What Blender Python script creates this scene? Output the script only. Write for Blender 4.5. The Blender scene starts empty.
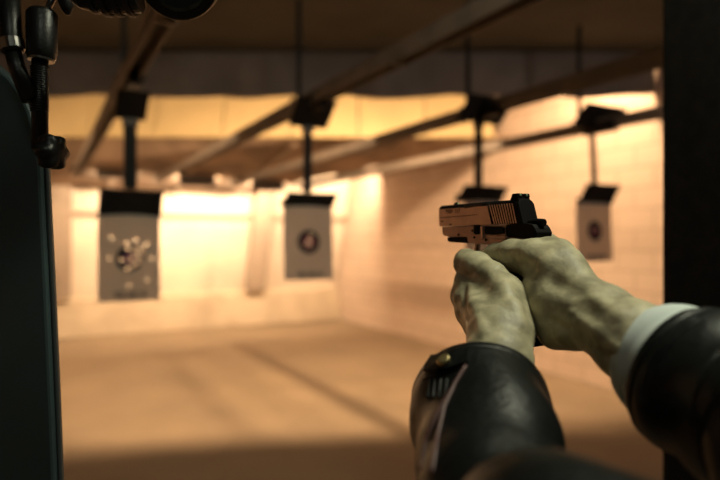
import bpy, bmesh, math, random
import numpy as np
from mathutils import Vector, Matrix
random.seed(7)
rng = np.random.RandomState(5)
SC = bpy.context.scene
COL = SC.collection
TH = math.radians(28.89)            # the camera looks this far right of straight down-range (+Y)
c_, s_ = math.cos(TH), math.sin(TH)
F = 580.0
EYE = 1.5
def P(px, py, z):                   # survey helper: sight line + distance -> place in the room
    lat = (px-360)/F*z
    return Vector((lat*c_+z*s_, z*c_-lat*s_, EYE+(240-py)/F*z))
def R(lat, z, h):                   # place given in metres along / across the view axis
    return Vector((lat*c_+z*s_, z*c_-lat*s_, h))

# ------------------------------------------------------------------ materials
def mat(name, col, rough=.6, metal=0, var=.0, vscale=20, bump=0, bscale=200, spec=.5, sss=0, coat=0, col2=None, detail=4):
    m = bpy.data.materials.new(name); m.use_nodes = True
    nt = m.node_tree; b = nt.nodes['Principled BSDF']
    b.inputs['Base Color'].default_value = (*col, 1)
    b.inputs['Roughness'].default_value = rough
    b.inputs['Metallic'].default_value = metal
    b.inputs['Specular IOR Level'].default_value = spec
    if sss:
        b.inputs['Subsurface Weight'].default_value = sss
        b.inputs['Subsurface Radius'].default_value = (.01, .004, .002)
        b.inputs['Subsurface Scale'].default_value = 1
    if coat: b.inputs['Coat Weight'].default_value = coat
    tc = nt.nodes.new('ShaderNodeTexCoord')
    if var or col2:
        n = nt.nodes.new('ShaderNodeTexNoise'); n.inputs['Scale'].default_value = vscale; n.inputs['Detail'].default_value = detail
        nt.links.new(tc.outputs['Object'], n.inputs['Vector'])
        r = nt.nodes.new('ShaderNodeValToRGB')
        c2 = col2 if col2 else tuple(min(1, x*(1+var)) for x in col)
        c1 = col if col2 else tuple(x*(1-var) for x in col)
        r.color_ramp.elements[0].position = .35; r.color_ramp.elements[1].position = .65
        r.color_ramp.elements[0].color = (*c1, 1); r.color_ramp.elements[1].color = (*c2, 1)
        nt.links.new(n.outputs['Fac'], r.inputs['Fac']); nt.links.new(r.outputs['Color'], b.inputs['Base Color'])
    if bump:
        n = nt.nodes.new('ShaderNodeTexNoise'); n.inputs['Scale'].default_value = bscale; n.inputs['Detail'].default_value = 5
        nt.links.new(tc.outputs['Object'], n.inputs['Vector'])
        bp = nt.nodes.new('ShaderNodeBump'); bp.inputs['Strength'].default_value = bump; bp.inputs['Distance'].default_value = .002
        nt.links.new(n.outputs['Fac'], bp.inputs['Height']); nt.links.new(bp.outputs['Normal'], b.inputs['Normal'])
    return m
M = dict(
    floor=mat('floor_concrete', (.225,.165,.108), .75, var=.12, vscale=1.2, bump=.3, bscale=30),
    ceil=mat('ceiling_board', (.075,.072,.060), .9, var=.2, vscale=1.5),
    canvas=mat('baffle_canvas', (.34,.265,.225), .95, var=.18, vscale=2.5),
    cream=mat('baffle_board', (.52,.40,.21), .8, var=.08, vscale=2),
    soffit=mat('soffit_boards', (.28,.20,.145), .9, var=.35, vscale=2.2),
    steel_trap=mat('trap_steel', (.72,.61,.50), .65, var=.10, vscale=.9),
    sand=mat('berm', (.46,.37,.27), .9, var=.1, vscale=3),
    post=mat('trap_post', (.36,.28,.22), .8, var=.1),
    dark=mat('dark_paint', (.010,.009,.008), .6, var=.3, vscale=6),
    rail=mat('rail_metal', (.21,.17,.14), .7, 0, var=.15, vscale=8),
    plate=mat('blackened_plate', (.013,.010,.008), .7, .2, var=.2, vscale=9),
    pole=mat('pole_metal', (.009,.006,.005), .6, .4),
    paper=mat('target_paper', (.75,.71,.64), .9, var=.04, vscale=9),
    bull=mat('bull_black', (.02,.012,.018), .9), bull2=mat('bull_purple', (.13,.03,.11), .9),
    bull3=mat('bull_red', (.30,.07,.10), .9), print_=mat('print_grey', (.07,.058,.05), .9),
    teal=mat('partition_teal', (.034,.052,.056), .42, var=.15, vscale=4),
    tealedge=mat('partition_edge', (.035,.04,.042), .4),
    rubber=mat('black_rubber', (.008,.008,.008), .38, bump=.2, bscale=300),
    chrome=mat('dull_chrome', (.35,.34,.32), .28, 1),
    glass=mat('lamp_lens', (.02,.035,.035), .15, 0, spec=.8),
    pillar=mat('divider_black', (.0045,.0035,.0028), .75, spec=.15, var=.4, vscale=30, bump=.4, bscale=120),
    slide=mat('slide_metal', (.50,.36,.30), .36, .92, var=.07, vscale=60, bump=.05, bscale=500),
    black_and_shade=mat('sight_black_slide_shade', (.005,.004,.004), .6, 0, spec=.08),  # black of the sights; also colours in shade on slide top, rear and grooves
    frame=mat('frame_metal', (.40,.28,.235), .42, .85, var=.1, vscale=60),
    gunblack=mat('gun_black', (.005,.004,.004), .6, 0, bump=.1, bscale=600, spec=.08),
    grip=mat('grip_polymer', (.012,.011,.010), .6, 0, bump=.5, bscale=700),
    engrave=mat('engraving', (.05,.03,.025), .7),
    dot=mat('sight_dot', (.45,.75,.45), .5),
    skin=mat('skin', (.36,.322,.208), .5, var=.30, vscale=45, bump=.5, bscale=120, sss=.03, spec=.35, detail=7),
    leather=mat('black_leather', (.005,.006,.006), .42, bump=.7, bscale=60, spec=.22),
    piping=mat('seam_piping', (.075,.03,.028), .5),
    shirt=mat('white_cotton', (.56,.62,.60), .9, bump=.2, bscale=400),
    snap=mat('brass_snap', (.42,.33,.16), .35, .9),
    hair=mat('dark_hair', (.02,.014,.01), .6, bump=.6, bscale=200),
    trousers=mat('dark_trousers', (.02,.022,.03), .85), shoe=mat('black_shoe', (.01,.01,.01), .4),
    lampbody=mat('lamp_housing', (.1,.09,.08), .5, .5),
    wall_dark=mat('booth_wall', (.03,.026,.022), .9),
)
nt = M['paper'].node_tree; pb = nt.nodes['Principled BSDF']; tl = nt.nodes.new('ShaderNodeBsdfTranslucent'); tl.inputs['Color'].default_value = (.85,.74,.62,1)
mx = nt.nodes.new('ShaderNodeMixShader'); mx.inputs[0].default_value = .5; om = nt.nodes['Material Output']
nt.links.new(pb.outputs[0], mx.inputs[1]); nt.links.new(tl.outputs[0], mx.inputs[2]); nt.links.new(mx.outputs[0], om.inputs['Surface'])
# right wall: painted concrete blocks
def block_wall():
    m = mat('block_wall', (.60,.47,.38), .7, bump=.25, bscale=40)
    nt = m.node_tree; b = nt.nodes['Principled BSDF']
    tc = nt.nodes.new('ShaderNodeTexCoord'); mp = nt.nodes.new('ShaderNodeMapping')
    mp.inputs['Rotation'].default_value = (math.radians(90), 0, math.radians(90))
    br = nt.nodes.new('ShaderNodeTexBrick'); br.inputs['Scale'].default_value = 1
    br.inputs['Brick Width'].default_value = .4; br.inputs['Row Height'].default_value = .2; br.inputs['Mortar Size'].default_value = .012
    br.inputs['Color1'].default_value = (.60,.47,.38,1); br.inputs['Color2'].default_value = (.56,.435,.35,1); br.inputs['Mortar'].default_value = (.46,.35,.28,1)
    sx = nt.nodes.new('ShaderNodeSeparateXYZ'); cx = nt.nodes.new('ShaderNodeCombineXYZ')
    nt.links.new(tc.outputs['Object'], sx.inputs[0])
    nt.links.new(sx.outputs['Y'], cx.inputs['X']); nt.links.new(sx.outputs['Z'], cx.inputs['Y'])
    nt.links.new(cx.outputs[0], br.inputs['Vector']); nt.links.new(br.outputs['Color'], b.inputs['Base Color'])
    return m
M['wall'] = block_wall()

# ------------------------------------------------------------------ object helpers
def link(name, me, m=None, parent=None, smooth=False):
    o = bpy.data.objects.new(name, me); COL.objects.link(o)
    if m:
        for x in (m if isinstance(m, (list, tuple)) else [m]): me.materials.append(x)
    if smooth:
        for p in me.polygons: p.use_smooth = True
    if parent: o.parent = parent
    return o
def obj(name, bm, m=None, parent=None, smooth=False, bevel=0, seg=2):
    bmesh.ops.recalc_face_normals(bm, faces=bm.faces)
    me = bpy.data.meshes.new(name); bm.to_mesh(me); bm.free()
    o = link(name, me, m, parent, smooth)
    if parent:                       # geometry is authored in room coordinates; keep it there
        o.matrix_parent_inverse = Matrix.Translation(-parent.location) if parent.type == 'EMPTY' else Matrix.Identity(4)
    if bevel:
        b = o.modifiers.new('bevel', 'BEVEL'); b.width = bevel; b.segments = seg; b.limit_method = 'ANGLE'; b.angle_limit = math.radians(40)
        b.harden_normals = False
    return o
def empty(name, loc, label, cat, group=None):
    e = bpy.data.objects.new(name, None); COL.objects.link(e); e.location = loc; e.empty_display_size = .1
    return tag(e, label, cat, group)
def tag(o, label, cat, group=None):
    o['label'] = label; o['category'] = cat
    if group: o['group'] = group
    return o
def struct(o): o['kind'] = 'structure'; return o
def box(bm, lo, hi, mi=0):
    x0,y0,z0 = lo; x1,y1,z1 = hi
    v = [bm.verts.new(p) for p in ((x0,y0,z0),(x1,y0,z0),(x1,y1,z0),(x0,y1,z0),(x0,y0,z1),(x1,y0,z1),(x1,y1,z1),(x0,y1,z1))]
    for f in ((3,2,1,0),(4,5,6,7),(0,1,5,4),(1,2,6,5),(2,3,7,6),(3,0,4,7)):
        fc = bm.faces.new([v[i] for i in f]); fc.material_index = mi
    return v
def hexa(bm, pts, mi=0):            # 4 points of one face, 4 of the opposite
    v = [bm.verts.new(p) for p in pts]
    for f in ((3,2,1,0),(4,5,6,7),(0,1,5,4),(1,2,6,5),(2,3,7,6),(3,0,4,7)):
        bm.faces.new([v[i] for i in f]).material_index = mi
def slab(bm, a, b, c, d, t):        # thick quad, t = thickness vector
    t = Vector(t); q = [Vector(x) for x in (a,b,c,d)]
    hexa(bm, q+[x+t for x in q])
def prism_x(bm, prof, x0, x1, mi=0): # profile in (y, z) extruded along x
    a = [bm.verts.new((x0, y, z)) for y, z in prof]; b = [bm.verts.new((x1, y, z)) for y, z in prof]
    n = len(prof)
    bm.faces.new(a).material_index = mi; bm.faces.new(b[::-1]).material_index = mi
    for i in range(n):
        bm.faces.new((a[i], b[i], b[(i+1)%n], a[(i+1)%n])).material_index = mi
def frame_of(d):
    d = d.normalized(); up = Vector((0,0,1)) if abs(d.z) < .95 else Vector((0,1,0))
    u = d.cross(up).normalized(); return u, d.cross(u).normalized()
def tube(bm, pts, rad, seg=20, caps=True, rings_mat=None):
    pts = [Vector(p) for p in pts]; rad = rad if isinstance(rad, (list, tuple)) else [rad]*len(pts)
    rr = []; u = None
    for i, p in enumerate(pts):
        d = (pts[min(i+1, len(pts)-1)]-pts[max(i-1, 0)]).normalized()
        if u is None: u, w = frame_of(d)
        else:
            u = (u-d*u.dot(d)).normalized(); w = d.cross(u).normalized()
        rr.append([bm.verts.new(p+(u*math.cos(a)+w*math.sin(a))*rad[i]) for a in [2*math.pi*k/seg for k in range(seg)]])
    for i in range(len(rr)-1):
        for k in range(seg):
            bm.faces.new((rr[i][k], rr[i][(k+1)%seg], rr[i+1][(k+1)%seg], rr[i+1][k]))
    if caps:
        bm.faces.new(rr[0][::-1]); bm.faces.new(rr[-1])
    return rr
def cyl(bm, a, b, r, seg=24, r2=None): tube(bm, [a, b], [r, r if r2 is None else r2], seg)

# ------------------------------------------------------------------ signed-distance modelling (numpy + surface nets)
def sd_cone(X, Y, Z, a, ra, b, rb):
    a = np.array(a); b = np.array(b); d = b-a; l2 = max(float(d@d), 1e-12)
    t = np.clip(((X-a[0])*d[0]+(Y-a[1])*d[1]+(Z-a[2])*d[2])/l2, 0, 1)
    return np.sqrt((X-a[0]-t*d[0])**2+(Y-a[1]-t*d[1])**2+(Z-a[2]-t*d[2])**2)-(ra+(rb-ra)*t)
def smin(a, b, k):
    h = np.clip(.5+.5*(b-a)/k, 0, 1); return b+(a-b)*h-k*h*(1-h)
def sdf_mesh(groups, vox, lo, hi, cuts=()):
    """groups: list of (k_join, [(a, ra, b, rb, k), ...])"""
    lo = np.array(lo); hi = np.array(hi); n = np.ceil((hi-lo)/vox).astype(int)+1
    ax = [lo[i]+vox*np.arange(n[i]) for i in range(3)]
    X, Y, Z = np.meshgrid(*ax, indexing='ij', sparse=True)
    D = None
    for kj, pr in groups:
        g = None
        for a, ra, b, rb, k in pr:
            d = sd_cone(X, Y, Z, a, ra, b, rb); g = d if g is None else smin(g, d, k)
        D = g if D is None else smin(D, g, kj)
    for a, ra, b, rb, k in cuts:
        D = -smin(-D, sd_cone(X, Y, Z, a, ra, b, rb), k)
    ins = D < 0
    # surface nets
    cs = np.zeros(tuple(n-1), int)
    for dx in (0,1):
        for dy in (0,1):
            for dz in (0,1): cs += ins[dx:n[0]-1+dx, dy:n[1]-1+dy, dz:n[2]-1+dz]
    act = (cs > 0) & (cs < 8); idx = -np.ones(act.shape, int); cells = np.argwhere(act); idx[act] = np.arange(len(cells))
    acc = np.zeros((len(cells), 3)); cnt = np.zeros(len(cells))
    corners = [(0,0,0),(1,0,0),(0,1,0),(1,1,0),(0,0,1),(1,0,1),(0,1,1),(1,1,1)]
    for i in range(8):
        for j in range(i+1, 8):
            A, B = np.array(corners[i]), np.array(corners[j])
            if abs(A-B).sum() != 1: continue
            ca, cb = cells+A, cells+B
            da, db = D[ca[:,0],ca[:,1],ca[:,2]], D[cb[:,0],cb[:,1],cb[:,2]]
            m = (da < 0) != (db < 0); t = np.where(m, da/(da-db+1e-20), 0)
            acc[m] += (ca+(cb-ca)*t[:,None])[m]; cnt[m] += 1
    V = lo+vox*acc/cnt[:,None]
    Q = []
    for axn in range(3):
        o1, o2 = [(1,2),(2,0),(0,1)][axn]
        sl0 = [slice(None)]*3; sl1 = [slice(None)]*3; sl0[axn] = slice(0, n[axn]-1); sl1[axn] = slice(1, n[axn])
        s0, s1 = ins[tuple(sl0)], ins[tuple(sl1)]
        e = np.argwhere(s0 != s1)
        e = e[(e[:,o1] > 0)&(e[:,o2] > 0)&(e[:,o1] < n[o1]-1)&(e[:,o2] < n[o2]-1)]
        f = s0[e[:,0],e[:,1],e[:,2]]
        def cid(d1, d2):
            q = e.copy(); q[:,o1] -= d1; q[:,o2] -= d2; return idx[q[:,0],q[:,1],q[:,2]]
        q = np.stack([cid(1,1), cid(0,1), cid(0,0), cid(1,0)], 1)
        q[~f] = q[~f][:, ::-1]; Q.append(q)
    return V, np.concatenate(Q)
def join_meshes(parts):
    vs, fs, o = [], [], 0
    for V, Q in parts:
        vs += [tuple(v) for v in V]; fs += [tuple(int(i)+o for i in q) for q in Q]; o += len(V)
    me = bpy.data.meshes.new('mesh'); me.from_pydata(vs, [], fs); me.validate(); me.update(); return me

# ------------------------------------------------------------------ camera
cam = bpy.data.objects.new('camera', bpy.data.cameras.new('camera')); COL.objects.link(cam)
cam.location = (0, 0, EYE); cam.rotation_euler = (math.radians(90), 0, -TH)
cam.data.lens = 29.0; cam.data.sensor_width = 36; cam.data.clip_start = .02
cam.data.dof.use_dof = True; cam.data.dof.focus_distance = .72; cam.data.dof.aperture_fstop = 2.1
SC.camera = cam

# ------------------------------------------------------------------ the room
XL, XR, YB, YN, HC = -3.4, 5.0, 10.1, -2.2, 3.12
def sbox(name, lo, hi, m, bevel=0):
    bm = bmesh.new(); box(bm, lo, hi); return struct(obj(name, bm, M[m], bevel=bevel))
sbox('floor', (XL-.3, YN-.3, -.2), (XR+.3, YB+.5, 0), 'floor')
sbox('wall_right', (XR, YN-.3, 0), (XR+.25, YB+.5, 4.2), 'wall')
sbox('wall_left', (XL-.25, YN-.3, 0), (XL, YB+.5, 4.2), 'wall')
sbox('wall_back', (XL, YN-.25, 0), (XR, YN, 4.2), 'wall_dark')
sbox('wall_far', (XL, YB+.3, 0), (XR, YB+.5, 4.2), 'wall_dark')
# near ceiling: from the booths to the canvas baffle, its far edge runs askew
CZ = 5.0
def onaxis(x, z):                    # point on the askew line at distance z with world x
    lat = (x-z*s_)/c_; return lat
KZ = .165                            # the canvas runs nearer on the left than on the right
def cz_(lat, d=0): return 4.91+KZ*lat+d
def clat(x, d=0): return (x-(4.91+d)*s_)/(c_+KZ*s_)
bm = bmesh.new()
def edge(x): l = clat(x); z = cz_(l); return R(l, z, EYE+.324*z)
e0 = edge(XL); e1 = edge(XR)
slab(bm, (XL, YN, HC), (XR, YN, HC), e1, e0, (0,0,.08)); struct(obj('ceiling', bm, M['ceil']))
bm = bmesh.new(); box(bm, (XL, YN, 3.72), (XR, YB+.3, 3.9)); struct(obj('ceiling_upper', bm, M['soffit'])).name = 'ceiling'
# seams of the ceiling boards (battens)
bm = bmesh.new()
for k, x in enumerate((-1.2, .1, 1.35, 2.6, 3.9)):
    pass
for z in (.45, .75):
    a = Vector((XL+.02, YN, HC)).lerp(e0, z); b = Vector((XR-.02, YN, HC)).lerp(e1, z)
    slab(bm, a+Vector((0,0,-.018)), b+Vector((0,0,-.018)), b+Vector((0,.05,-.018)), a+Vector((0,.05,-.018)), (0,0,.018))
struct(obj('trim_1', bm, M['ceil']))
# canvas baffle hanging off the ceiling's far edge, scalloped hem
def canvas(lat0, lat1, name, m, nsag, sag, amp=.03):
    bm = bmesh.new(); nx, nz = 160, 10; g = []
    for i in range(nx+1):
        u = i/nx; lat = lat0+(lat1-lat0)*u; row = []; z = cz_(lat); top = EYE+.324*z; bot = EYE+.2515*z
        ph = (u*nsag) % 1; hem = bot-sag*(4*ph*(1-ph))-.012*math.sin(u*37)
        for j in range(nz+1):
            w = j/nz; h = top+(hem-top)*w
            row.append(bm.verts.new(R(lat, z+amp*w*math.sin(u*nsag*2*math.pi*1.0+1)+.01*w*math.sin(u*90), h)))
        g.append(row)
    for i in range(nx):
        for j in range(nz): bm.faces.new((g[i][j], g[i+1][j], g[i+1][j+1], g[i][j+1]))
    o = obj(name, bm, M[m], smooth=True); s = o.modifiers.new('thick', 'SOLIDIFY'); s.thickness = .012; return o
cv = canvas(clat(XL)+.06, clat(XR)-.02, 'canvas_baffle', 'canvas', 9, .035)
tag(cv, 'dark brown canvas curtain with a scalloped hem hanging along the ceiling edge', 'curtain')
# second baffle: pale boards catching the lamps, askew like the first
B2 = 7.0
bm = bmesh.new()
a0, a1 = onaxis(-1.0, B2)+.05, onaxis(XR, B2+.35)-.03
edges = np.linspace(a0, a1, 9)
for i in range(8):
    p, q = edges[i]+.006, edges[i+1]-.006
    slab(bm, R(p, B2, EYE+1.24), R(q, B2, EYE+1.24), R(q, B2+.35, 3.7), R(p, B2+.35, 3.7), Vector((s_*.04, c_*.04, 0)))
tag(obj('baffle_board', bm, M['cream'], bevel=.004), 'pale yellow overhead baffle of joined boards lit from the front', 'baffle')
# brown sloping soffit from the second baffle down to the trap
def far_h(x): return EYE+.76+max(0, x-2.9)*.285
def near_y(x): return (B2+.03-x*s_)/c_
def soff(x, y):                       # underside of the far ceiling
    t = (y-near_y(x))/(9.25-near_y(x)); return EYE+1.24+(far_h(x)-EYE-1.24)*t
for xa, xb in ((-1.25, 2.9), (2.9, XR-.01)):
    bm = bmesh.new()
    slab(bm, (xa, near_y(xa), EYE+1.24), (xb, near_y(xb), EYE+1.24), (xb, 9.25, far_h(xb)), (xa, 9.25, far_h(xa)), (0,0,.06))
    struct(obj('ceiling', bm, M['soffit']))
for i in range(7):                    # joists under it
    x = -1.0+i*.93; bm = bmesh.new(); ya = near_y(x)+.1
    slab(bm, (x, ya, soff(x,ya)-.06), (x+.07, ya, soff(x,ya)-.06), (x+.07, 9.2, soff(x,9.2)-.06), (x, 9.2, soff(x,9.2)-.06), (0,0,.058))
    struct(obj('trim_2', bm, M['post']))
# bullet trap: leaning steel plates over a low berm wall
bm = bmesh.new()
N = 5; xs = np.linspace(XL+.02, XR-.02, N+1)
for i in range(N):
    slab(bm, (xs[i]+.008, 9.95, .60), (xs[i+1]-.008, 9.95, .60), (xs[i+1]-.008, 9.05, 3.6), (xs[i]+.008, 9.05, 3.6), (0,.04,0))
tag(obj('bullet_trap', bm, M['steel_trap'], bevel=.004), 'pale leaning steel backstop plates across the far end', 'backstop')
bm = bmesh.new()
prof = [(9.80,.0),(9.86,.58),(9.98,.62),(10.3,.62),(10.3,0)]
prism_x(bm, prof, XL+.01, XR-.01)
tag(obj('berm_wall', bm, M['sand'], bevel=.02), 'low tan ledge along the foot of the far backstop', 'ledge')
for k, (px, w) in enumerate(((275, .34), (60, .3), (330, .0))):
    if not w: continue
    bm = bmesh.new(); p = P(px, 240, 8.6 if px < 200 else 9.3)
    y1, y2 = 9.72, 9.02
    slab(bm, (p.x-w/2, y1, .62), (p.x+w/2, y1, .62), (p.x+w/2, y2, 2.9), (p.x-w/2, y2, 2.9), (0,.10,0))
    struct(obj('trim_%d' % (3+k), bm, M['post'], bevel=.01))
# horizontal weld strip across the plates
bm = bmesh.new(); slab(bm, (XL+.03, 9.51, 1.86), (XR-.03, 9.51, 1.86), (XR-.03, 9.49, 1.93), (XL+.03, 9.49, 1.93), (0,.05,0))
struct(obj('trim_5', bm, M['post']))

# ------------------------------------------------------------------ rails, carriers, targets
LANES = [(.40, 3.25), (1.43, 3.25), (2.50, 2.90), (3.57, 2.90)]
RH = EYE+.80
where = ['leftmost', 'second from left', 'third from left', 'rightmost']
for i, (x, y) in enumerate(LANES):
    bm = bmesh.new()
    yend = 8.5
    for sx in (-1, 1): box(bm, (x+sx*.035-.006, -.3, RH), (x+sx*.035+.006, yend, RH+.07))
    box(bm, (x-.041, -.3, RH+.07), (x+.041, yend, RH+.078))
    for yy in np.arange(.4, yend, .9): box(bm, (x-.045, yy, RH-.006), (x+.045, yy+.03, RH))
    r = obj('overhead_rail', bm, M['rail'], bevel=.002)
    tag(r, 'steel target rail running down-range, %s of the four' % where[i], 'rail', 'overhead target rails')
    for yy in (1.2, y+.14):
        bm = bmesh.new(); box(bm, (x-.012, yy-.012, RH+.078), (x+.012, yy+.012, HC)); box(bm, (x-.05, yy-.03, RH+.076), (x+.05, yy+.03, RH+.086))
        h = obj('rail_hanger', bm, M['plate'], r); h.matrix_parent_inverse = Matrix.Identity(4)

def carrier(x, y, label, ptop, pbot, pw, hw, lean, polew, ux, tilt=0):
    """ptop/pbot = upper plate heights, hw = holder width"""
    e = empty('target_carrier', (x, y, RH), label, 'target carrier', 'target carriers on the rails')
    bm = bmesh.new()                  # slanted upper guard plate, leaning towards the shooter at its top
    slab(bm, (x-pw/2, y, pbot), (x+pw/2, y, pbot), (x+pw/2, y-lean, ptop), (x-pw/2, y-lean, ptop), (0,.012,0))
    obj('guard_plate', bm, M['plate'], e, bevel=.003)
    bm = bmesh.new(); box(bm, (x-.03, y-lean-.06, RH-.03), (x+.03, y+.06, RH+.05))
    for sy in (-.05, .05):
        cyl(bm, (x-.055, y-lean/2+sy, RH+.03), (x+.055, y-lean/2+sy, RH+.03), .022, 16)
    obj('trolley', bm, M['pole'], e, bevel=.003)
    zt, zb = pbot+.02, ux[0]+.01
    bm = bmesh.new(); hexa(bm, [Vector(q) for q in ((x-polew/2+tilt, y-.01, zb),(x+polew/2+tilt, y-.01, zb),(x+polew/2+tilt, y+.02, zb),(x-polew/2+tilt, y+.02, zb),
        (x-polew/2, y-.01, zt),(x+polew/2, y-.01, zt),(x+polew/2, y+.02, zt),(x-polew/2, y+.02, zt))])
    obj('pole', bm, M['pole'], e, bevel=.004)
    bm = bmesh.new()
    for zz in (zt-.05,): box(bm, (x-polew/2-.008, y-.018, zz), (x+polew/2+.008, y+.028, zz+.03))
    obj('pole_clamp', bm, M['rail'], e, bevel=.003)
    bm = bmesh.new(); X = x+tilt
    slab(bm, (X-hw/2, y, ux[1]), (X+hw/2, y, ux[1]), (X+hw/2, y-.085, ux[0]), (X-hw/2, y-.085, ux[0]), (0,.010,0))
    slab(bm, (X-hw/2, y+.012, ux[1]), (X+hw/2, y+.012, ux[1]), (X+hw/2, y+.012, ux[1]+.05), (X-hw/2, y+.012, ux[1]+.05), (0,.006,0))
    obj('target_clamp', bm, M['plate'], e, bevel=.003)
    return e
def rectz(py, z): return EYE+(240-py)/F*z
def target(x, y, ztop, w, h, label, holes, group='hanging paper targets', seed=0, yaw=0, bulls=((.066,0),(.034,1),(.015,2)), curl=.02, cz=None):
    st = .0045; nx, nz = int(w/st), int(h/st)
    o = empty('paper_target', (x, y, ztop), label, 'target', group)
    bm = bmesh.new(); G = {}
    def pos(i, j):
        u, v = -w/2+w*i/nx, -h*j/nz
        return Vector((x+u*math.cos(yaw), y-.004+u*math.sin(yaw)-curl*(v/h)**2-.3*curl*math.sin(math.pi*i/nx), ztop+v))
    zc = -h*.5 if cz is None else cz
    for i in range(nx+1):
        for j in range(nz+1):
            G[i,j] = bm.verts.new(pos(i,j))
    for i in range(nx):
        for j in range(nz):
            u, v = -w/2+w*(i+.5)/nx, -h*(j+.5)/nz
            if any((u-a)**2+(v-zc-b)**2 < r*r*(1+.25*math.sin(5*math.atan2(v-zc-b,u-a)+k)) for k,(a,b,r) in enumerate(holes)): continue
            f = bm.faces.new((G[i,j], G[i+1,j], G[i+1,j+1], G[i,j+1]))
            d = math.hypot(u, v-zc); mi = 0
            for rr, kk in bulls:
                if d < rr: mi = 1+kk
            if mi == 0 and abs(v+h*.92) < .014 and abs(u) < w*.28 and (abs(v+h*.92) > .003) and int((u+1)/.013) % 5: mi = 4
            if mi == 0 and abs(v+h*.965) < .003 and abs(u) < w*.2: mi = 4
            f.material_index = mi
    for v in list(bm.verts):
        if not v.link_faces: bm.verts.remove(v)
    m = obj('paper_sheet', bm, [M['paper'], M['bull'], M['bull2'], M['bull3'], M['print_']], o)
    sm = m.modifiers.new('thick', 'SOLIDIFY'); sm.thickness = .0012
    return o
G0 = 'target carriers on the rails'
z1, z2, z3, z4 = 3.04, 3.536, 3.75, 4.26
def hz(px, z): return 0
carrier(.415, 3.25, 'dark target carrier with broad pole, hanging leftmost', rectz(92, 2.95), rectz(119, z1), .155, .31, .15, .064, (rectz(190, 3.0), rectz(218, z1)))
carrier(1.43, 3.25, 'dark target carrier hanging second from left', rectz(99, 3.42), rectz(127, z2), .25, .33, .16, .05, (rectz(193, 3.48), rectz(208, z2)))
carrier(2.475, 2.90, 'dark target carrier hanging behind the pistol', rectz(96, 3.6), rectz(123, z3), .36, .36, .14, .05, (rectz(186, 3.68), rectz(203, z3)))
carrier(3.545, 2.90, 'dark target carrier with thin pole, hanging rightmost beside the black divider', rectz(105, 4.12), rectz(129, z4), .43, .36, .14, .034, (rectz(184, 4.18), rectz(205, z4)), tilt=.03)
H = lambda u, v, r=.0076: (u, v, r)
def crop(u, v): return ((u-285)/540*90/204, (188-v)/480*80/191)
h1 = [H(*crop(*q)) for q in ((180,66),(163,185),(265,98),(325,80),(390,104),(240,195),(350,133),(295,190),(340,185),(320,150),(305,228),(272,248),(335,215),(425,192),(392,320),(282,346),(275,132))]
target(.41, 3.25, rectz(214, z1), .305, .455, 'grey paper target riddled with bullet holes, hanging leftmost', h1, cz=-.232)
target(1.43, 3.25, rectz(205, z2), .325, .455, 'grey paper target with a few holes in its dark bullseye, second from left', [H(.0,.014,.0055), H(-.020,-.008,.0055), H(.018,-.014,.0055), H(-.10,.05,.006), H(-.09,-.07,.005), H(.012,.034,.006), H(-.004,-.022,.006)], cz=-.225, bulls=((.072,0),(.04,2)))
target(2.50, 2.90, rectz(200, z3), .29, .44, 'paper target hanging hidden behind the pistol and hands', [], cz=-.22)
target(3.555, 2.90, rectz(203, z4), .38, .43, 'grey paper target with a dark pink centre, hanging rightmost', [H(.01,.01,.006)], cz=-.205, bulls=((.075,0),(.035,2)), curl=.02)

# ------------------------------------------------------------------ lamps over the range
def strip(x, y, zz, ln, w, power, col, label, rx=0, ry=0, near=None):
    e = empty('strip_lamp', (x, y, zz), label, 'lamp', 'strip lamps above the rails')
    bm = bmesh.new(); box(bm, (x-.08, y-ln/2-.01, zz+.02), (x+.08, y+ln/2+.01, zz+.08)); obj('housing', bm, M['lampbody'], e, bevel=.008)
    ld = bpy.data.lights.new('tube_light', 'AREA'); ld.shape = 'RECTANGLE'; ld.size = w; ld.size_y = ln; ld.energy = power; ld.color = col
    lo = bpy.data.objects.new('tube_light', ld); COL.objects.link(lo); lo.parent = e; lo.rotation_euler = (math.radians(rx), math.radians(ry), 0)
WARM = (1, .67, .37)
for k, (x, pw) in enumerate(((-2.2, 75), (-.8, 75), (.6, 65), (1.45, 95), (2.5, 260), (4.45, 150))):
    dd = .17 if x < 4 else .10; l_ = clat(x, dd); yc = R(l_, cz_(l_, dd), 0).y
    strip(x, yc, 3.60, .15, .07, pw*.62, WARM, 'strip lamp above the rails behind the canvas curtain', rx=12)
for x in (-1.0, .9, 1.95, 3.0, 4.4):
    y = 8.35 if x > -.5 else 8.9; hh = soff(x, y)-.02
    e = empty('flood_lamp', (x, y, hh), 'small shaded flood lamp under the far ceiling, aimed at the backstop', 'lamp', 'flood lamps at the backstop')
    bm = bmesh.new(); box(bm, (x-.26, y-.06, hh-.17), (x+.26, y-.04, hh)); box(bm, (x-.26, y-.04, hh-.02), (x+.26, y+.08, hh))
    obj('shade', bm, M['lampbody'], e, bevel=.004)
    ld = bpy.data.lights.new('flood_light', 'AREA'); ld.shape = 'RECTANGLE'; ld.size = .45; ld.size_y = .09; ld.energy = 60; ld.color = (1,.72,.44)
    lo = bpy.data.objects.new('flood_light', ld); COL.objects.link(lo); lo.parent = e; lo.location = (0, -.03, -.08); lo.rotation_euler = (math.radians(76), 0, 0)
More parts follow.
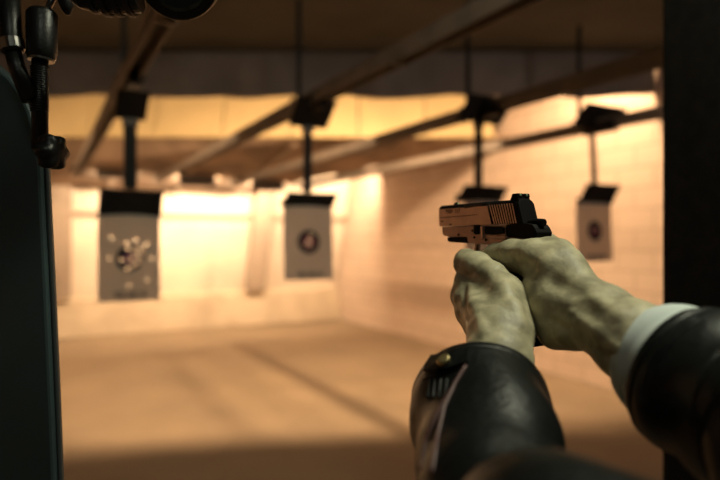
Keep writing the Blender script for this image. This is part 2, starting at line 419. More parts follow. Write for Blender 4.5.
# booth lamp above the shooter
e = empty('booth_or_fill_lamp', (.95, .15, 2.9), 'ceiling lamp over the shooting booth', 'lamp')
bm = bmesh.new(); box(bm, (.75, -.05, 2.93), (1.15, .35, 3.0)); obj('housing', bm, M['lampbody'], e, bevel=.01)
ld = bpy.data.lights.new('booth_or_fill_light', 'AREA'); ld.size = .35; ld.energy = 29; ld.color = (1, 1, .74)
lo = bpy.data.objects.new('booth_or_fill_light', ld); COL.objects.link(lo); lo.parent = e; lo.rotation_euler = (math.radians(14), math.radians(8), 0)
e = empty('booth_or_fill_lamp', (-.25, -.7, 2.9), 'added fill lamp behind and left of the shooter', 'lamp')  # added lamp and housing, fills the left side of sleeve and cuff
bm = bmesh.new(); box(bm, (-.45, -.9, 2.93), (-.05, -.5, 3.0)); obj('housing', bm, M['lampbody'], e, bevel=.01)
ld = bpy.data.lights.new('booth_or_fill_light', 'AREA'); ld.size = .3; ld.energy = 3.5; ld.color = (.95, 1, .85)
lo = bpy.data.objects.new('booth_or_fill_light', ld); COL.objects.link(lo); lo.parent = e; lo.rotation_euler = (math.radians(20), math.radians(-10), 0)
e = empty('booth_or_fill_lamp', (2.65, .1, 2.9), 'added fill lamp over the neighbouring lane right of the divider', 'lamp')  # added lamp and housing, brightens the fronts of the right-hand targets
bm = bmesh.new(); box(bm, (2.45, -.1, 2.93), (2.85, .3, 3.0)); obj('housing', bm, M['lampbody'], e, bevel=.01)
ld = bpy.data.lights.new('booth_or_fill_light', 'AREA'); ld.size = .3; ld.energy = 16; ld.color = (1, 1, .9)
lo = bpy.data.objects.new('booth_or_fill_light', ld); COL.objects.link(lo); lo.parent = e; lo.rotation_euler = (math.radians(55), 0, 0)
w = bpy.data.worlds.new('world'); SC.world = w; w.use_nodes = True
w.node_tree.nodes['Background'].inputs[0].default_value = (.9,.8,.7,1); w.node_tree.nodes['Background'].inputs[1].default_value = .01

# ------------------------------------------------------------------ booth: left partition, right divider
def slab_poly(pts, z0, thick):        # outline given along the panel; gets real thickness
    bm = bmesh.new(); n = Vector((s_, c_, 0))*thick
    a = [bm.verts.new(p) for p in pts]; b = [bm.verts.new(p+n) for p in pts]; k = len(pts)
    bm.faces.new(a); bm.faces.new(b[::-1])
    for i in range(k): bm.faces.new((a[i], b[i], b[(i+1)%k], a[(i+1)%k]))
    return bm
zp = .78
out = [(-70,40),(-20,52),(-4,66),(10,78),(21,93),(29,110),(36,135),(40,165),(42,210),(46,290),(50,380),(54,480)]
pts = [P(a, b, zp) for a, b in out]
foot = P(58, 560, zp); foot.z = .0; foot2 = P(-70, 560, zp); foot2.z = 0
e = empty('booth_partition', (foot.x, foot.y, 0), 'dark teal booth partition panel with a rounded top corner at far left', 'partition')
obj('panel', slab_poly(pts+[foot, foot2], zp, .03), M['teal'], e, bevel=.004)
bm = bmesh.new(); ed = [p+Vector((s_,c_,0))*.012+Vector((c_,-s_,0))*.002 for p in pts[3:]]+[foot+Vector((s_,c_,0))*.012]
tube(bm, ed, .0035, 10); obj('edge_strip', bm, M['tealedge'], e, smooth=True)
# right divider: runs down-range at x = 1.23
bm = bmesh.new(); box(bm, (1.228, -1.2, 0), (1.262, .815, 3.04)); dv = obj('booth_divider', bm, M['pillar'], bevel=.003)
tag(dv, 'near-black booth divider board standing at the right edge', 'divider')

# articulated lamp clipped beside the partition (top left)
e = empty('articulated_lamp', P(20, 130, .70), 'black jointed lamp arm with knob and round head, reaching in at top left', 'lamp')
zz = .74
bm = bmesh.new(); tube(bm, [P(40,150,zz), P(40,58,zz)], .0098, 24)
obj('arm_tube', bm, M['rubber'], e, smooth=True)
bm = bmesh.new()                       # coil of a spring on the tube
pl = [P(39.5, 112-46*t/180, zz-.0)+(Vector((c_,-s_,0))*math.cos(t*.7)+Vector((-s_,-c_,0))*math.sin(t*.7))*.0103 for t in range(180)]
tube(bm, pl, .0011, 6); obj('spring', bm, M['rubber'], e, smooth=True)
bm = bmesh.new(); tube(bm, [P(41,60,zz), P(41,57,zz), P(42,52,zz), P(42,14,zz), P(42,10,zz)], [.0145,.0175,.0178,.0185,.0150], 28)
obj('socket', bm, M['rubber'], e, smooth=True, bevel=.001)
bm = bmesh.new(); tube(bm, [P(41,61,zz), P(41.4,53,zz)], .0160, 28); obj('collar', bm, M['chrome'], e, smooth=False, bevel=.0008); e.children[-1]['label'] = 'dull metal collar'
bm = bmesh.new(); tube(bm, [P(45,14,zz), P(50,4,zz), P(57,-10,zz)], .0042, 16); obj('stem', bm, M['chrome'], e, smooth=True)
bm = bmesh.new(); tube(bm, [P(62,-20,zz), P(64,-4,zz), P(67,8,zz), P(68,15,zz)], [.012,.010,.008,.003], 18); obj('joint_lever', bm, M['rubber'], e, smooth=True)
bm = bmesh.new(); tube(bm, [P(30,100,zz-.01), P(17,68,zz-.01), P(13,52,zz-.01)], .0100, 24); tube(bm, [P(13,52,zz-.01), P(11,40,zz-.01), P(8,-20,zz-.01)], [.0128,.0130,.0125], 24)
obj('rear_arm', bm, M['rubber'], e, smooth=True)
bm = bmesh.new(); tube(bm, [P(13.4,50,zz-.01), P(11.5,39,zz-.01)], .0138, 24); obj('collar', bm, M['chrome'], e, bevel=.0008)
# lobed knob
bm = bmesh.new(); kc = P(52,152,zz-.012); rr = []
for j, (dz, sc) in enumerate(((-.012,.55),(-.010,.9),(-.004,1),(.004,1),(.010,.9),(.012,.5))):
    ring = []
    for k in range(60):
        a = 2*math.pi*k/60; r = (.0185+.0022*math.cos(6*a))*sc
        ring.append(bm.verts.new(kc+Vector((c_,-s_,0))*(dz+.3*r*math.cos(a))*.9+Vector((s_,c_,0))*r*math.cos(a)*.9+Vector((0,0,1))*r*math.sin(a)*1.15))
    rr.append(ring)
for j in range(5):
    for k in range(60): bm.faces.new((rr[j][k], rr[j][(k+1)%60], rr[j+1][(k+1)%60], rr[j+1][k]))
bm.faces.new(rr[0]); bm.faces.new(rr[-1]); obj('knob', bm, M['rubber'], e, smooth=True)
# head: ridged body and round lens housing
bm = bmesh.new(); za = .70
tube(bm, [P(66,-12,za), P(84,-4,za), P(100,-2,za), P(120,-3,za), P(138,-6,za)], [.010,.016,.017,.020,.022], 24)
for px in (92, 104, 116, 128): tube(bm, [P(px,-4,za), P(px+5,-4,za)], .0245 if px > 100 else .021, 24)
obj('lamp_body', bm, M['rubber'], e, smooth=False, bevel=.001)
hc = P(178,-24,za); ax = Vector((.05,-.1,-1)).normalized(); ax = (Vector((-s_,-c_,0))*.85+Vector((0,0,-1))*.35).normalized()
bm = bmesh.new(); tube(bm, [hc-ax*.045, hc-ax*.035, hc-ax*.004, hc+ax*.004, hc+ax*.004], [.030,.046,.0505,.0505,.042], 40, caps=True)
obj('lamp_head', bm, M['rubber'], e, smooth=False, bevel=.002)
bm = bmesh.new(); tube(bm, [hc+ax*.0045, hc+ax*.007], [.040,.036], 40); obj('lens', bm, M['glass'], e, smooth=False)

# ------------------------------------------------------------------ the pistol (barrel along +Y)
GX0, GX1 = .5235, .5505; GXC = (GX0+GX1)/2; Z0 = EYE
gun = empty('pistol', (GXC, .56, Z0-.12), 'two-tone semi-automatic pistol held in both hands, pointing down-range', 'pistol')
def prof(pts): return [(y, Z0+h) for y, h in pts]
def gpart(name, bm, m, parent=gun, bevel=.0008, seg=2):
    return obj(name, bm, m, parent, bevel=bevel, seg=seg)
# slide: full-width front and rear blocks, recessed serration zone, domed top
bm = bmesh.new()
def slide_block(y0, y1, x0, x1, cham=.006, top=.0515, bot=.0205, mi_top=1):
    y0a, y0b = y0 if isinstance(y0, tuple) else (y0, y0); y1a, y1b = y1 if isinstance(y1, tuple) else (y1, y1)
    sec = [(x0, bot), (x0, top-cham*.95), (x0+cham*.45, top-.0018), (x0+cham*.9, top), (x1-cham*.9, top), (x1-cham*.45, top-.0018), (x1, top-cham*.95), (x1, bot)]
    def ring(yb, yt): return [bm.verts.new((x, yb+(yt-yb)*(h-bot)/(top-bot), Z0+h)) for x, h in sec]
    a, b = ring(y0a, y0b), ring(y1a, y1b); n = len(sec)
    bm.faces.new(a); bm.faces.new(b[::-1])
    for i in range(n):
        f = bm.faces.new((a[i], b[i], b[(i+1)%n], a[(i+1)%n])); f.material_index = mi_top if i in (1,2,3,4,5) else 0  # top faces black: the dark ceiling's reflection put into the colour
slide_block((.588,.598), .7045, GX0, GX1)
slide_block((.541,.548), (.588,.598), GX0+.0018, GX1-.0018)
slide_block((.531,.5405), (.541,.548), GX0, GX1)
for f in bm.faces:                    # shade coloured black on the rear block and between the ribs
    cy = f.calc_center_median().y
    if cy < .598 and f.material_index == 0: f.material_index = 1
    if abs(f.normal.y) > .9 and cy > .7: f.material_index = 0
slide = gpart('slide', bm, [M['slide'], M['black_and_shade']], bevel=.0006)
nR = 10
for (xa, xb) in ((GX0-.0002, GX0+.0022), (GX1-.0022, GX1+.0002)):
    bm = bmesh.new()
    for i in range(nR):
        t0 = i/nR; y0b = .5418+(.5855-.5418)*t0; y0t = .5488+(.5955-.5488)*t0; wd = .0024
        hexa(bm, [Vector(q) for q in ((xa,y0b,Z0+.0210),(xb,y0b,Z0+.0210),(xb,y0b+wd,Z0+.0210),(xa,y0b+wd,Z0+.0210),(xa,y0t,Z0+.0465),(xb,y0t,Z0+.0465),(xb,y0t+wd,Z0+.0465),(xa,y0t+wd,Z0+.0465))])
    bmesh.ops.recalc_face_normals(bm, faces=bm.faces)
    for f in bm.faces: f.material_index = 0 if abs(f.normal.x) > .9 else 1  # rib sides black: groove shade put into the colour
    gpart('cocking_serrations', bm, [M['slide'], M['black_and_shade']], slide, bevel=0)
bm = bmesh.new()                      # scribed line and flats along the slide, ejection-port lip
prism_x(bm, prof([(.6155,.0352),(.640,.0346),(.700,.0338),(.7005,.0326),(.640,.0334),(.6155,.0345)]), GX0-.0003, GX0+.0004)
prism_x(bm, prof([(.6925,.0285),(.6985,.0285),(.6985,.0268),(.6925,.0268)]), GX0-.0003, GX0+.0004)
prism_x(bm, prof([(.673,.0215),(.679,.0215),(.679,.0236),(.673,.0236)]), GX0-.0003, GX0+.0004)
prism_x(bm, prof([(.606,.0496),(.645,.0490),(.645,.0450),(.642,.0445),(.612,.0462)]), GX0-.0002, GX0+.0012)
gpart('slide_groove', bm, M['engrave'], slide, bevel=0)
tx = bpy.data.curves.new('engraving', 'FONT'); tx.body = 'P229  357'; tx.size = .0082; tx.extrude = .0001
to = bpy.data.objects.new('slide_engraving', tx); COL.objects.link(to)
dg = bpy.context.evaluated_depsgraph_get(); me = bpy.data.meshes.new_from_object(to.evaluated_get(dg)); bpy.data.objects.remove(to)
mt = Matrix(((0,0,-1,GX0-.0003),(-1,0,0,.6872),(0,1,0,Z0+.0388),(0,0,0,1)))
me.transform(mt); o = link('slide_engraving', me, M['engrave'], slide)
bm = bmesh.new(); tube(bm, [(GXC,.700,Z0+.036),(GXC,.7075,Z0+.036)], .0075, 28); tube(bm, [(GXC,.7076,Z0+.036),(GXC,.7078,Z0+.036)], .0045, 24)
cyl(bm, (GXC,.700,Z0+.0245), (GXC,.7062,Z0+.0245), .0042); gpart('barrel', bm, M['frame'], bevel=.0003)
bm = bmesh.new(); prism_x(bm, prof([(.675,.051),(.684,.051),(.6825,.0545),(.6765,.0553)]), GXC-.002, GXC+.002); fs = gpart('front_sight', bm, M['black_and_shade'], slide, bevel=.0003)
bm = bmesh.new(); cyl(bm, (GXC,.6755,Z0+.0535), (GXC,.6748,Z0+.0535), .0014, 12); o = obj('front_dot', bm, M['dot'], slide)
# rear sight with its notch
bm = bmesh.new(); ya, yb = .543, .557
prism_x(bm, prof([(ya,.051),(yb,.051),(yb-.002,.0545),(ya+.001,.0545)]), GXC-.0105, GXC+.0105)
prism_x(bm, prof([(ya,.0545),(yb-.002,.0545),(yb-.004,.0588),(ya+.001,.0590)]), GXC-.0105, GXC-.0016)
prism_x(bm, prof([(ya,.0545),(yb-.002,.0545),(yb-.004,.0588),(ya+.001,.0590)]), GXC+.0016, GXC+.0105)
gpart('rear_sight', bm, M['black_and_shade'], slide, bevel=.0004)
for dx in (-.0055, .0052):
    bm = bmesh.new(); cyl(bm, (GXC+dx,ya+.0009,Z0+.0572), (GXC+dx,ya-.0004,Z0+.0569), .0013, 14); o = obj('sight_dot', bm, M['dot'], slide); o['label'] = 'pale green sight dot'
# frame
bm = bmesh.new()
prism_x(bm, prof([(.698,.0195),(.6975,.010),(.694,.0065),(.676,.0045),(.640,.0035),(.638,-.0040),(.612,-.0055),(.590,-.006),(.560,-.006),(.524,.002),(.516,.0075),(.5155,.0125),(.524,.0135),(.533,.0195)]), GX0+.0008, GX1-.0008)
gpart('frame', bm, M['frame'], bevel=.0014, seg=3)
bm = bmesh.new()                      # accessory rail
prism_x(bm, prof([(.684,.0045),(.684,-.0005),(.680,-.003),(.6725,-.0032),(.6725,.0),(.668,.0),(.668,-.0035),(.6400,-.0045),(.640,.0045)]), GX0+.0005, GX1-.0005)
gpart('accessory_rail', bm, M['gunblack'], bevel=.0005)
bm = bmesh.new()                      # black backstrap piece under the slide's rear
prism_x(bm, prof([(.562,.0195),(.562,.004),(.545,.002),(.5205,.0015),(.5100,.0040),(.5085,.0090),(.5120,.0150),(.516,.0190),(.527,.0205),(.532,.0205)]), GX0+.0003, GX1-.0003)
gpart('tang', bm, M['gunblack'], bevel=.001)
bm = bmesh.new()                      # grip body
prism_x(bm, prof([(.586,-.004),(.582,-.030),(.577,-.060),(.566,-.118),(.520,-.122),(.522,-.09),(.527,-.05),(.531,-.02),(.527,.0)]), GX0-.001, GX1+.001)
gpart('grip', bm, M['grip'], bevel=.005, seg=4)
bm = bmesh.new(); prism_x(bm, prof([(.570,-.1185),(.569,-.127),(.516,-.131),(.517,-.1225)]), GX0-.0005, GX1+.0005); gpart('magazine_base', bm, M['gunblack'], bevel=.002)
bm = bmesh.new()                      # trigger guard
tg = [(.632,-.004),(.634,-.014),(.632,-.026),(.624,-.034),(.612,-.0375),(.598,-.036),(.584,-.031)]
tube(bm, [(GXC, y, Z0+h) for y, h in tg], .0042, 10); gpart('trigger_guard', bm, M['frame'], bevel=0)
bm = bmesh.new(); tube(bm, [(GXC,.603,Z0-.004),(GXC,.606,Z0-.013),(GXC,.604,Z0-.020),(GXC,.607,Z0-.027)], [.0034,.0036,.0032,.002], 12); gpart('trigger', bm, M['gunblack'], bevel=0)
# levers on the left side
bm = bmesh.new(); prism_x(bm, prof([(.623,.0205),(.611,.0205),(.611,.0095),(.613,.0075),(.620,.0075),(.623,.010)]), GX0-.0016, GX0+.001); 
cyl(bm, (GX0-.0025,.6165,Z0+.0145), (GX0+.001,.6165,Z0+.0145), .0042, 20); gpart('takedown_lever', bm, M['gunblack'], bevel=.0005)
bm = bmesh.new(); prism_x(bm, prof([(.6095,.0185),(.6045,.0195),(.6035,.002),(.6085,.0005)]), GX0-.0018, GX0+.001); gpart('locking_plate', bm, M['slide'], bevel=.0006)
bm = bmesh.new(); prism_x(bm, prof([(.600,.0180),(.5700,.0175),(.5640,.0150),(.5640,.0085),(.586,.0070),(.600,.0080)]), GX0-.0020, GX0+.001); gpart('slide_stop', bm, M['gunblack'], bevel=.0006)
bm = bmesh.new(); prism_x(bm, prof([(.590,.0065),(.560,.0060),(.556,.0035),(.560,.0012),(.590,.0008)]), GX0-.0026, GX0+.001); gpart('decocking_lever', bm, M['frame'], bevel=.0008)
for y, h in ((.6275,.0130),(.6235,.0035),(.6000,.0),(.6580,.0075)):
    bm = bmesh.new(); cyl(bm, (GX0-.0004,y,Z0+h), (GX0+.0012,y,Z0+h), .0016, 14); gpart('frame_pin', bm, M['gunblack'], bevel=0)
bm = bmesh.new()                      # hammer
tube(bm, [(GXC,.536,Z0+.018),(GXC,.522,Z0+.021),(GXC,.514,Z0+.0215),(GXC,.5095,Z0+.021)], [.0075,.0060,.0048,.0046], 14); gpart('hammer', bm, M['gunblack'], bevel=0)

# ------------------------------------------------------------------ the shooter
def L(*a): return tuple(P(*a))
def rp(px, z): return px/F*z
# right (firing) hand
def seg_(a, ra, b, rb, k=.012): return (tuple(a), ra, tuple(b), rb, k)
def pz(px, py, z, r): return tuple(P(px, py, z)), r/F*z
def chain(pts, k): 
    out = []
    for (a, ra), (b, rb) in zip(pts[:-1], pts[1:]): out.append((a, ra, b, rb, k))
    return out
fore_r = [pz(675,374,.505,42), pz(634,342,.555,40), pz(600,318,.60,34), pz(582,311,.625,31)]
palm_r = chain(fore_r, .01)+chain([pz(582,300,.62,24), pz(561,269,.668,25)], .012)+chain([pz(578,316,.618,27), pz(556,306,.65,26), pz(549,285,.67,26)], .012)+chain([pz(549,251,.70,13), pz(560,253,.685,14)], .008)+chain([pz(574,316,.585,5), pz(596,336,.566,6), pz(622,356,.535,5)], .006)
palm_r += chain([pz(570,330,.625,20), pz(556,331,.635,19)], .012)
MCPr = [(.574,.545,1.492,.0130), (.579,.540,1.470,.0125), (.579,.532,1.449,.0120), (.575,.524,1.430,.0110)]
wr = (np.array(P(586,316,.63))+np.array((.012,.0,.0)))
for x, y, z, r in MCPr: palm_r.append((tuple(wr), .020, (x,y,z), r, .018))
palm_r.append(((.568,.535,1.492), .015, tuple(P(552,262,.69)), .018, .02))
thumb_r = chain([pz(556,272,.672,25), pz(535,259,.695,20), pz(513,255,.725,15.5), pz(497,256,.752,12.5), pz(486,259,.77,10)], .006)
def W3(l): return [((x,y,z), r) for x,y,z,r in l]
idx_r = chain(W3([MCPr[0], (.5665,.588,1.486,.0098), (.5605,.612,1.4835,.0088), (.545,.616,1.482,.0078)]), .005)
mid_r = chain(W3([MCPr[1], (.574,.585,1.458,.0098), (.552,.597,1.455,.0092), (.525,.594,1.452,.0082)]), .005)
rng_r = chain(W3([MCPr[2], (.573,.579,1.438,.0095), (.551,.592,1.435,.0090), (.525,.589,1.432,.0080)]), .005)
lit_r = chain(W3([MCPr[3], (.570,.569,1.419,.0085), (.550,.584,1.417,.0080), (.527,.582,1.415,.0072)]), .005)
tend = []
from mathutils.bvhtree import BVHTree
def on_surface(VQ, poly):
    t = BVHTree.FromPolygons([tuple(v) for v in VQ[0]], [tuple(int(i) for i in q) for q in VQ[1]]); out = []; o = Vector((0,0,EYE))
    for a, b in poly:
        d = (P(a, b, 1)-o).normalized(); h = t.ray_cast(o, d)
        if h[0] is not None: out.append((h[0], h[1] if h[1].dot(d) < 0 else -h[1]))
    return out
def feature(VQ, poly, r, depth, k, sign):   # sign -1 = crease, +1 = ridge; r = radius, depth = how far it bites / stands out
    q = on_surface(VQ, poly); q = [tuple(p+n*((r-depth) if sign < 0 else (depth-r))) for p, n in q]
    if len(q) == 1: q = q*2
    return [(a, r, b, r, k) for a, b in zip(q[:-1], q[1:])]
def hand(groups, lo, hi, feats):
    rough = sdf_mesh(groups, .004, lo, hi); add, cut = [], []
    for poly, r, depth, k, sign in feats: (cut if sign < 0 else add).extend(feature(rough, poly, r, depth, k, sign))
    return sdf_mesh(groups+[(a[4], [a]) for a in add], .0021, lo, hi, cuts=cut)
handR = hand([(.01, palm_r), (.007, thumb_r), (.004, idx_r), (.004, mid_r), (.004, rng_r), (.004, lit_r)], (.40,.25,1.33), (.62,.66,1.56), [
    ([(548,318),(567,328),(590,343),(612,360)], .0035, .0020, .005, -1),
    ([(540,309),(556,311),(572,318)], .0025, .0010, .004, -1),
    ([(578,318),(596,331),(616,348)], .0045, .0016, .006, 1),
    ([(560,336),(568,344)], .0075, .0020, .008, 1),
    ([(592,296),(620,315)], .005, .0010, .008, 1),
    ([(512,262),(530,272)], .009, .0026, .012, -1),
    ([(546,262)], .012, .0020, .012, 1),
    ([(498,252),(501,262)], .0012, .0006, .002, -1), ([(502,250),(505,261)], .0012, .0006, .002, -1),
    ([(556,283),(575,292)], .008, .0018, .010, -1)])
# left (support) hand
fore_l = [pz(490,410,.565,36), pz(498,362,.605,33), pz(500,335,.635,31), pz(497,315,.66,32)]
palm_l = chain(fore_l, .01)
MCPl = [(467,281,.745,12.5), (464,296,.74,13.5), (469,313,.73,13.5), (477,327,.72,13)]
for q in MCPl: palm_l += [(pz(497,322,.66,24)[0], rp(23,.66), *pz(*q), .010)]
palm_l += chain([pz(516,330,.64,15), pz(503,300,.675,21), pz(492,285,.70,17)], .012)
thumb_l = chain([pz(512,318,.655,17), pz(504,294,.683,19), pz(492,277,.705,14.5), pz(477,267,.735,14.5), pz(467,263,.758,12.5), pz(466,260,.765,11)], .008)
mw = [np.array(P(*q[:3])) for q in MCPl]
def lf(i, p1, p2, p3, r):
    a = mw[i]; return chain([(tuple(a), rp(MCPl[i][3], MCPl[i][2])*.9), (p1, r*1.08), (p2, r), (p3, r*.85)], .005)
idx_l = lf(0, (.513,.634,1.447), (.553,.632,1.450), (.590,.612,1.453), .0098)
mid_l = lf(1, (.512,.624,1.428), (.555,.622,1.432), (.592,.603,1.436), .0098)
rin_l = lf(2, (.510,.616,1.409), (.552,.615,1.413), (.588,.595,1.418), .0095)
lit_l = lf(3, (.508,.604,1.391), (.545,.606,1.395), (.578,.590,1.400), .0085)
handL = hand([(.01, palm_l), (.006, thumb_l), (.005, idx_l), (.005, mid_l), (.005, rin_l), (.005, lit_l)], (.33,.33,1.30), (.62,.68,1.52), [
    ([(479,284),(488,296)], .013, .0055, .012, -1),
    ([(464,284),(464,302),(469,320)], .004, .0014, .006, -1),
    ([(457,271),(466,277),(474,280)], .0035, .0018, .005, -1),
    ([(456,297)], .008, .0025, .006, 1),
    ([(458,312)], .008, .0012, .006, 1),
    ([(505,284),(516,306),(523,325)], .007, .0016, .010, 1),
    ([(478,318),(484,333)], .0035, .0012, .008, 1)])
# the rest of the figure (coarser, mostly under the jacket)
shL, shR = (.30,-.05,1.37), (.71,-.05,1.37)
elL, elR = tuple(P(492,548,.43)), tuple(P(850,495,.365))
HX, HY, HZ = .505, -.10, 1.60
body_p = [seg_((.505,-.14,.98), .12, (.505,-.10,1.25), .13, .05), seg_((.42,-.10,1.28), .085, (.59,-.10,1.28), .085, .05),
    seg_(shL, .055, (.505,-.10,1.36), .06, .04), seg_(shR, .055, (.505,-.10,1.36), .06, .04), seg_((.505,-.11,1.38), .058, (.505,-.09,1.50), .052, .03),
    seg_(shL, .05, elL, .04, .02), seg_(shR, .05, elR, .04, .02), seg_(elL, .042, fore_l[0][0], .036, .02), seg_(elR, .042, fore_r[0][0], .036, .02),
    seg_((HX,HY-.02,HZ+.03), .082, (HX,HY+.01,HZ+.035), .078, .04), seg_((HX,HY+.02,HZ-.02), .062, (HX,HY+.045,HZ-.07), .038, .035),
    seg_((HX,HY+.085,HZ+.005), .008, (HX,HY+.102,HZ-.025), .011, .012), seg_((HX-.02,HY+.078,HZ-.058), .006, (HX+.02,HY+.078,HZ-.058), .006, .006),
    seg_((HX-.078,HY,HZ+.01), .014, (HX-.074,HY,HZ-.02), .010, .008), seg_((HX+.078,HY,HZ+.01), .014, (HX+.074,HY,HZ-.02), .010, .008),
    seg_((HX-.034,HY+.075,HZ+.028), .009, (HX+.034,HY+.075,HZ+.028), .009, .012)]
for sx in (-1, 1):
    hx = .505+sx*.095
    body_p += [seg_((hx,-.14,.93), .085, (hx+sx*.06,-.10,.50), .060, .03), seg_((hx+sx*.06,-.10,.50), .055, (hx+sx*.09,-.14,.09), .040, .02), seg_((hx+sx*.09,-.16,.055), .035, (hx+sx*.11,.03,.045), .03, .02)]
bodyM = sdf_mesh([(.02, body_p)], .011, (.10,-.32,0), (.92,.50,1.76))
person = empty('person', (.505,-.12,0), 'person in a black leather jacket aiming a pistol with both hands, arms outstretched', 'person')
skin = link('body', join_meshes([handR, handL, bodyM]), M['skin'], person, smooth=True); skin.matrix_parent_inverse = Matrix.Translation(-person.location)
# eyes, hair, trousers, shoes
def pp(name, VQ, m):
    o = link(name, join_meshes([VQ] if not isinstance(VQ, list) else VQ), M[m], person, smooth=True); o.matrix_parent_inverse = Matrix.Translation(-person.location); return o
for sx in (-1, 1): pp('eye', sdf_mesh([(.01, [seg_((HX+sx*.031,HY+.072,HZ+.012), .0115, (HX+sx*.031,HY+.0725,HZ+.012), .0115)])], .002, (HX-.06,HY+.05,HZ-.01), (HX+.06,HY+.1,HZ+.04)), 'shirt')
pp('hair', sdf_mesh([(.02, [seg_((HX,HY-.035,HZ+.045), .088, (HX,HY+.005,HZ+.060), .078, .03), seg_((HX,HY-.06,HZ+.0), .07, (HX,HY-.05,HZ-.03), .055, .03)])], .008, (HX-.13,HY-.16,HZ-.13), (HX+.13,HY+.13,HZ+.18)), 'hair')
tr = [seg_((.43,-.14,.98), .11, (.58,-.14,.98), .11, .04)]
for sx in (-1, 1):
    hx = .505+sx*.095
    tr += [seg_((hx,-.14,.93), .098, (hx+sx*.06,-.10,.50), .075, .04), seg_((hx+sx*.06,-.10,.50), .072, (hx+sx*.09,-.14,.10), .060, .03)]
pp('trousers', sdf_mesh([(.03, tr)], .012, (.1,-.34,.01), (.92,.1,1.12)), 'trousers')
for sx in (-1, 1):
    hx = .505+sx*.095
    pp('shoe', sdf_mesh([(.03, [seg_((hx+sx*.09,-.17,.048), .046, (hx+sx*.115,.05,.042), .040, .03), seg_((hx+sx*.09,-.15,.06), .05, (hx+sx*.09,-.14,.10), .05, .03)])], .008, (hx+sx*.09-.12,-.3,.0), (hx+sx*.09+.14,.16,.2)), 'shoe')
# jacket: lofted sleeves with wrinkles joined to a torso
def loft(path, seg=72, sub=10, wr=.0022, seed=0, inner=.0045, e=1.0, folds=()):
    """path: [(point, radius)], first = cuff opening. Returns V, Q with a turned-in rim."""
    pts = [Vector(p) for p, _ in path]; rad = [r for _, r in path]
    def cr(a, b, c, d, t): return .5*((2*b)+(c-a)*t+(2*a-5*b+4*c-d)*t*t+(3*b-a-3*c+d)*t**3)
    fp, fr = [], []
    for i in range(len(pts)-1):
        g = lambda l, j: l[max(0, min(len(l)-1, j))]
        for k in range(sub):
            t = k/sub; fp.append(cr(g(pts,i-1), g(pts,i), g(pts,i+1), g(pts,i+2), t)); fr.append(cr(g(rad,i-1), g(rad,i), g(rad,i+1), g(rad,i+2), t))
    fp.append(pts[-1]); fr.append(rad[-1])
    V, Q = [], []; u = None; acc = 0
    d0 = (fp[1]-fp[0]).normalized()
    rings = [(fp[0]+d0*.030, fr[0]-inner*2, 0), (fp[0]+d0*.003, fr[0]-inner, 0), (fp[0]-d0*.0005, fr[0]-inner*.5, 0)]
    rs = np.random.RandomState(seed); ph = rs.rand(12)*6.28
    for i, (p, r) in enumerate(zip(fp, fr)): rings.append((p, r, i+1))
    for j, (p, r, i) in enumerate(rings):
        ii = max(0, i-1); d = (fp[min(ii+1, len(fp)-1)]-fp[max(ii-1, 0)]).normalized()
        if ii == 0: d = d0
        if u is None: u, w = frame_of(d)
        u = (u-d*u.dot(d)).normalized(); w = d.cross(u)
        if j and i: acc += (p-rings[j-1][0]).length
        for k in range(seg):
            a = 2*math.pi*k/seg
            am = wr*min(1, acc/.05) if i else 0
            dr = am*(math.sin(acc*95+2.2*math.sin(a+ph[0])+ph[1])*(.6+.4*math.sin(a*2+ph[2]))+.8*math.sin(acc*48+1.5*math.sin(2*a+ph[3])+ph[4])+.5*math.sin(3*a+acc*30+ph[5]))
            # stitched band near the cuff
            if i: dr += -.0013*math.exp(-((acc-.018)/.0015)**2)+.0010*math.exp(-((acc-.010)/.006)**2)
            for (fa, fl, fd, fw) in folds: dr += fd*math.exp(-((acc-fl-.02*math.sin(a-fa))/fw)**2)*max(0, math.cos(a-fa))
            V.append(tuple(p+(u*math.cos(a)*e+w*math.sin(a))*(r+dr)))
    n = len(rings)
    for j in range(n-1):
        for k in range(seg): Q.append((j*seg+k, j*seg+(k+1)%seg, (j+1)*seg+(k+1)%seg, (j+1)*seg+k))
    return np.array(V), np.array(Q)
slL = [(P(478,393,.600),.0660), (P(480,408,.580),.0690), (P(488,446,.525),.0650), (P(493,490,.475),.0630), (P(505,540,.425),.0610), (P(548,572,.385),.062), (Vector((.275,.255,1.307)),.062), (Vector((.285,.13,1.30)),.066), (Vector((.292,.03,1.33)),.070), (Vector(shL)+Vector((.03,0,0)),.075)]
slR = [(P(677,370,.520),.0600), (P(691,378,.507),.0640), (P(730,400,.470),.0660), (P(785,436,.420),.0650), (P(850,492,.372),.062), (Vector((.53,.09,1.335)),.064), (Vector((.62,.02,1.345)),.070), (Vector(shR)+Vector((-.03,0,0)),.075)]
jt = [seg_((.505,-.14,.92), .165, (.505,-.12,1.05), .155, .05), seg_((.505,-.12,1.05), .15, (.505,-.10,1.25), .155, .05), seg_((.41,-.10,1.29), .10, (.60,-.10,1.29), .10, .05),
    seg_(shL, .075, (.505,-.10,1.37), .075, .04), seg_(shR, .075, (.505,-.10,1.37), .075, .04), seg_((.505,-.11,1.40), .072, (.505,-.105,1.43), .070, .02)]
jacketV = [loft(slL, seed=3, wr=.0018), loft(slR, seed=8, wr=.0032), sdf_mesh([(.03, jt)], .012, (.15,-.36,.70), (.88,.12,1.55))]
jk = pp('jacket', jacketV, 'leather'); jk['label'] = 'black leather jacket'
def jpart(name, bm, m, smooth=True, label=None):
    o = obj(name, bm, M[m], jk, smooth=smooth)
    if label: o['label'] = label
    return o
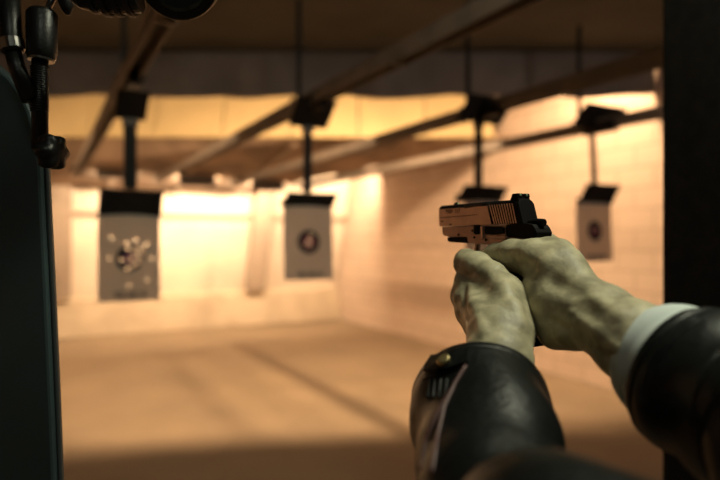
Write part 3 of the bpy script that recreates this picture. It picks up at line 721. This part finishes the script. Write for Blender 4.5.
# shirt cuff on the right wrist
cf = loft([(P(669,363,.538),.0560), (P(677,368,.525),.0570), (P(691,377,.508),.0560), (P(704,385,.495),.055)], seed=1, wr=.0006, inner=.002)
o = pp('shirt_cuff', cf, 'shirt'); o['label'] = 'white shirt cuff at the right wrist'

from mathutils.bvhtree import BVHTree
def on_sleeve(VQ, poly, lift):
    t = BVHTree.FromPolygons([tuple(v) for v in VQ[0]], [tuple(int(i) for i in q) for q in VQ[1]]); out = []
    o = Vector((0,0,EYE))
    for a, b in poly:
        d = (P(a, b, 1)-o).normalized(); h = t.ray_cast(o, d)
        if h[0] is None: continue
        n = h[1] if h[1].dot(d) < 0 else -h[1]; out.append((h[0]+n*lift, n))
    return out
def dense(poly, n=6):
    o = []
    for (a, b), (c, d) in zip(poly[:-1], poly[1:]): o += [(a+(c-a)*k/n, b+(d-b)*k/n) for k in range(n)]
    return o+[poly[-1]]
def seam(name, VQ, poly, r, m, label=None):
    q = on_sleeve(VQ, dense(poly), r*.2)
    if len(q) < 3: return
    bm = bmesh.new(); tube(bm, [p for p, _ in q], r, 8); jpart(name, bm, m, label=label)
JL, JR = jacketV[0], jacketV[1]
seam('piping', JL, [(466,366),(455,384),(444,408),(438,436),(432,476)], .0022, 'piping', 'dull red piping on the left sleeve')
seam('piping', JL, [(452,388),(438,412),(426,440),(421,470)], .0016, 'piping', 'dull red piping on the left sleeve')
seam('sleeve_seam', JL, [(424,379),(440,375),(456,370),(466,365)], .0012, 'leather')
for x in (430, 435, 441, 447): seam('gather', JL, [(x,379),(x-1,388),(x-2,398)], .0014, 'leather')
seam('sleeve_seam', JR, [(697,316),(672,334),(651,362),(641,395),(648,415)], .0009, 'leather')
seam('sleeve_seam', JR, [(702,318),(677,336),(656,363),(646,394),(653,416)], .0009, 'leather')
seam('sleeve_seam', JR, [(719,352),(704,372),(694,398),(692,425)], .0016, 'leather')
bm = bmesh.new(); tab = [[(426,372),(440,372),(454,369),(468,364)], [(428,365),(441,364),(455,361),(469,357)], [(433,358),(444,355),(457,352),(470,350)]]
g = [[on_sleeve(JL, [p], .0016) for p in row] for row in tab]
if all(x for row in g for x in row):
    vv = [[(bm.verts.new(x[0][0]), bm.verts.new(x[0][0]+x[0][1]*.0024)) for x in row] for row in g]
    for i in range(2):
        for j in range(3):
            for k in (0, 1): bm.faces.new((vv[i][j][k], vv[i][j+1][k], vv[i+1][j+1][k], vv[i+1][j][k]))
    ring = [vv[0][j] for j in range(4)]+[vv[1][3]]+[vv[2][j] for j in (3,2,1,0)]+[vv[1][0]]
    for a, b in zip(ring, ring[1:]+ring[:1]): bm.faces.new((a[0], b[0], b[1], a[1]))
    jpart('cuff_tab', bm, 'leather', smooth=False)
    print('TAB OK')
q = on_sleeve(JL, [(446,363)], .004)
if q:
    p, n = q[0]; bm = bmesh.new(); tube(bm, [p-n*.001, p+n*.0018, p+n*.0028, p+n*.0028], [.0068,.0068,.0055,.0035], 28); jpart('snap_button', bm, 'snap', label='brass snap button on the left cuff')

# ------------------------------------------------------------------ colour management
vs = SC.view_settings; vs.view_transform = 'Standard'; vs.look = 'None'; vs.gamma = 1; vs.exposure = 0
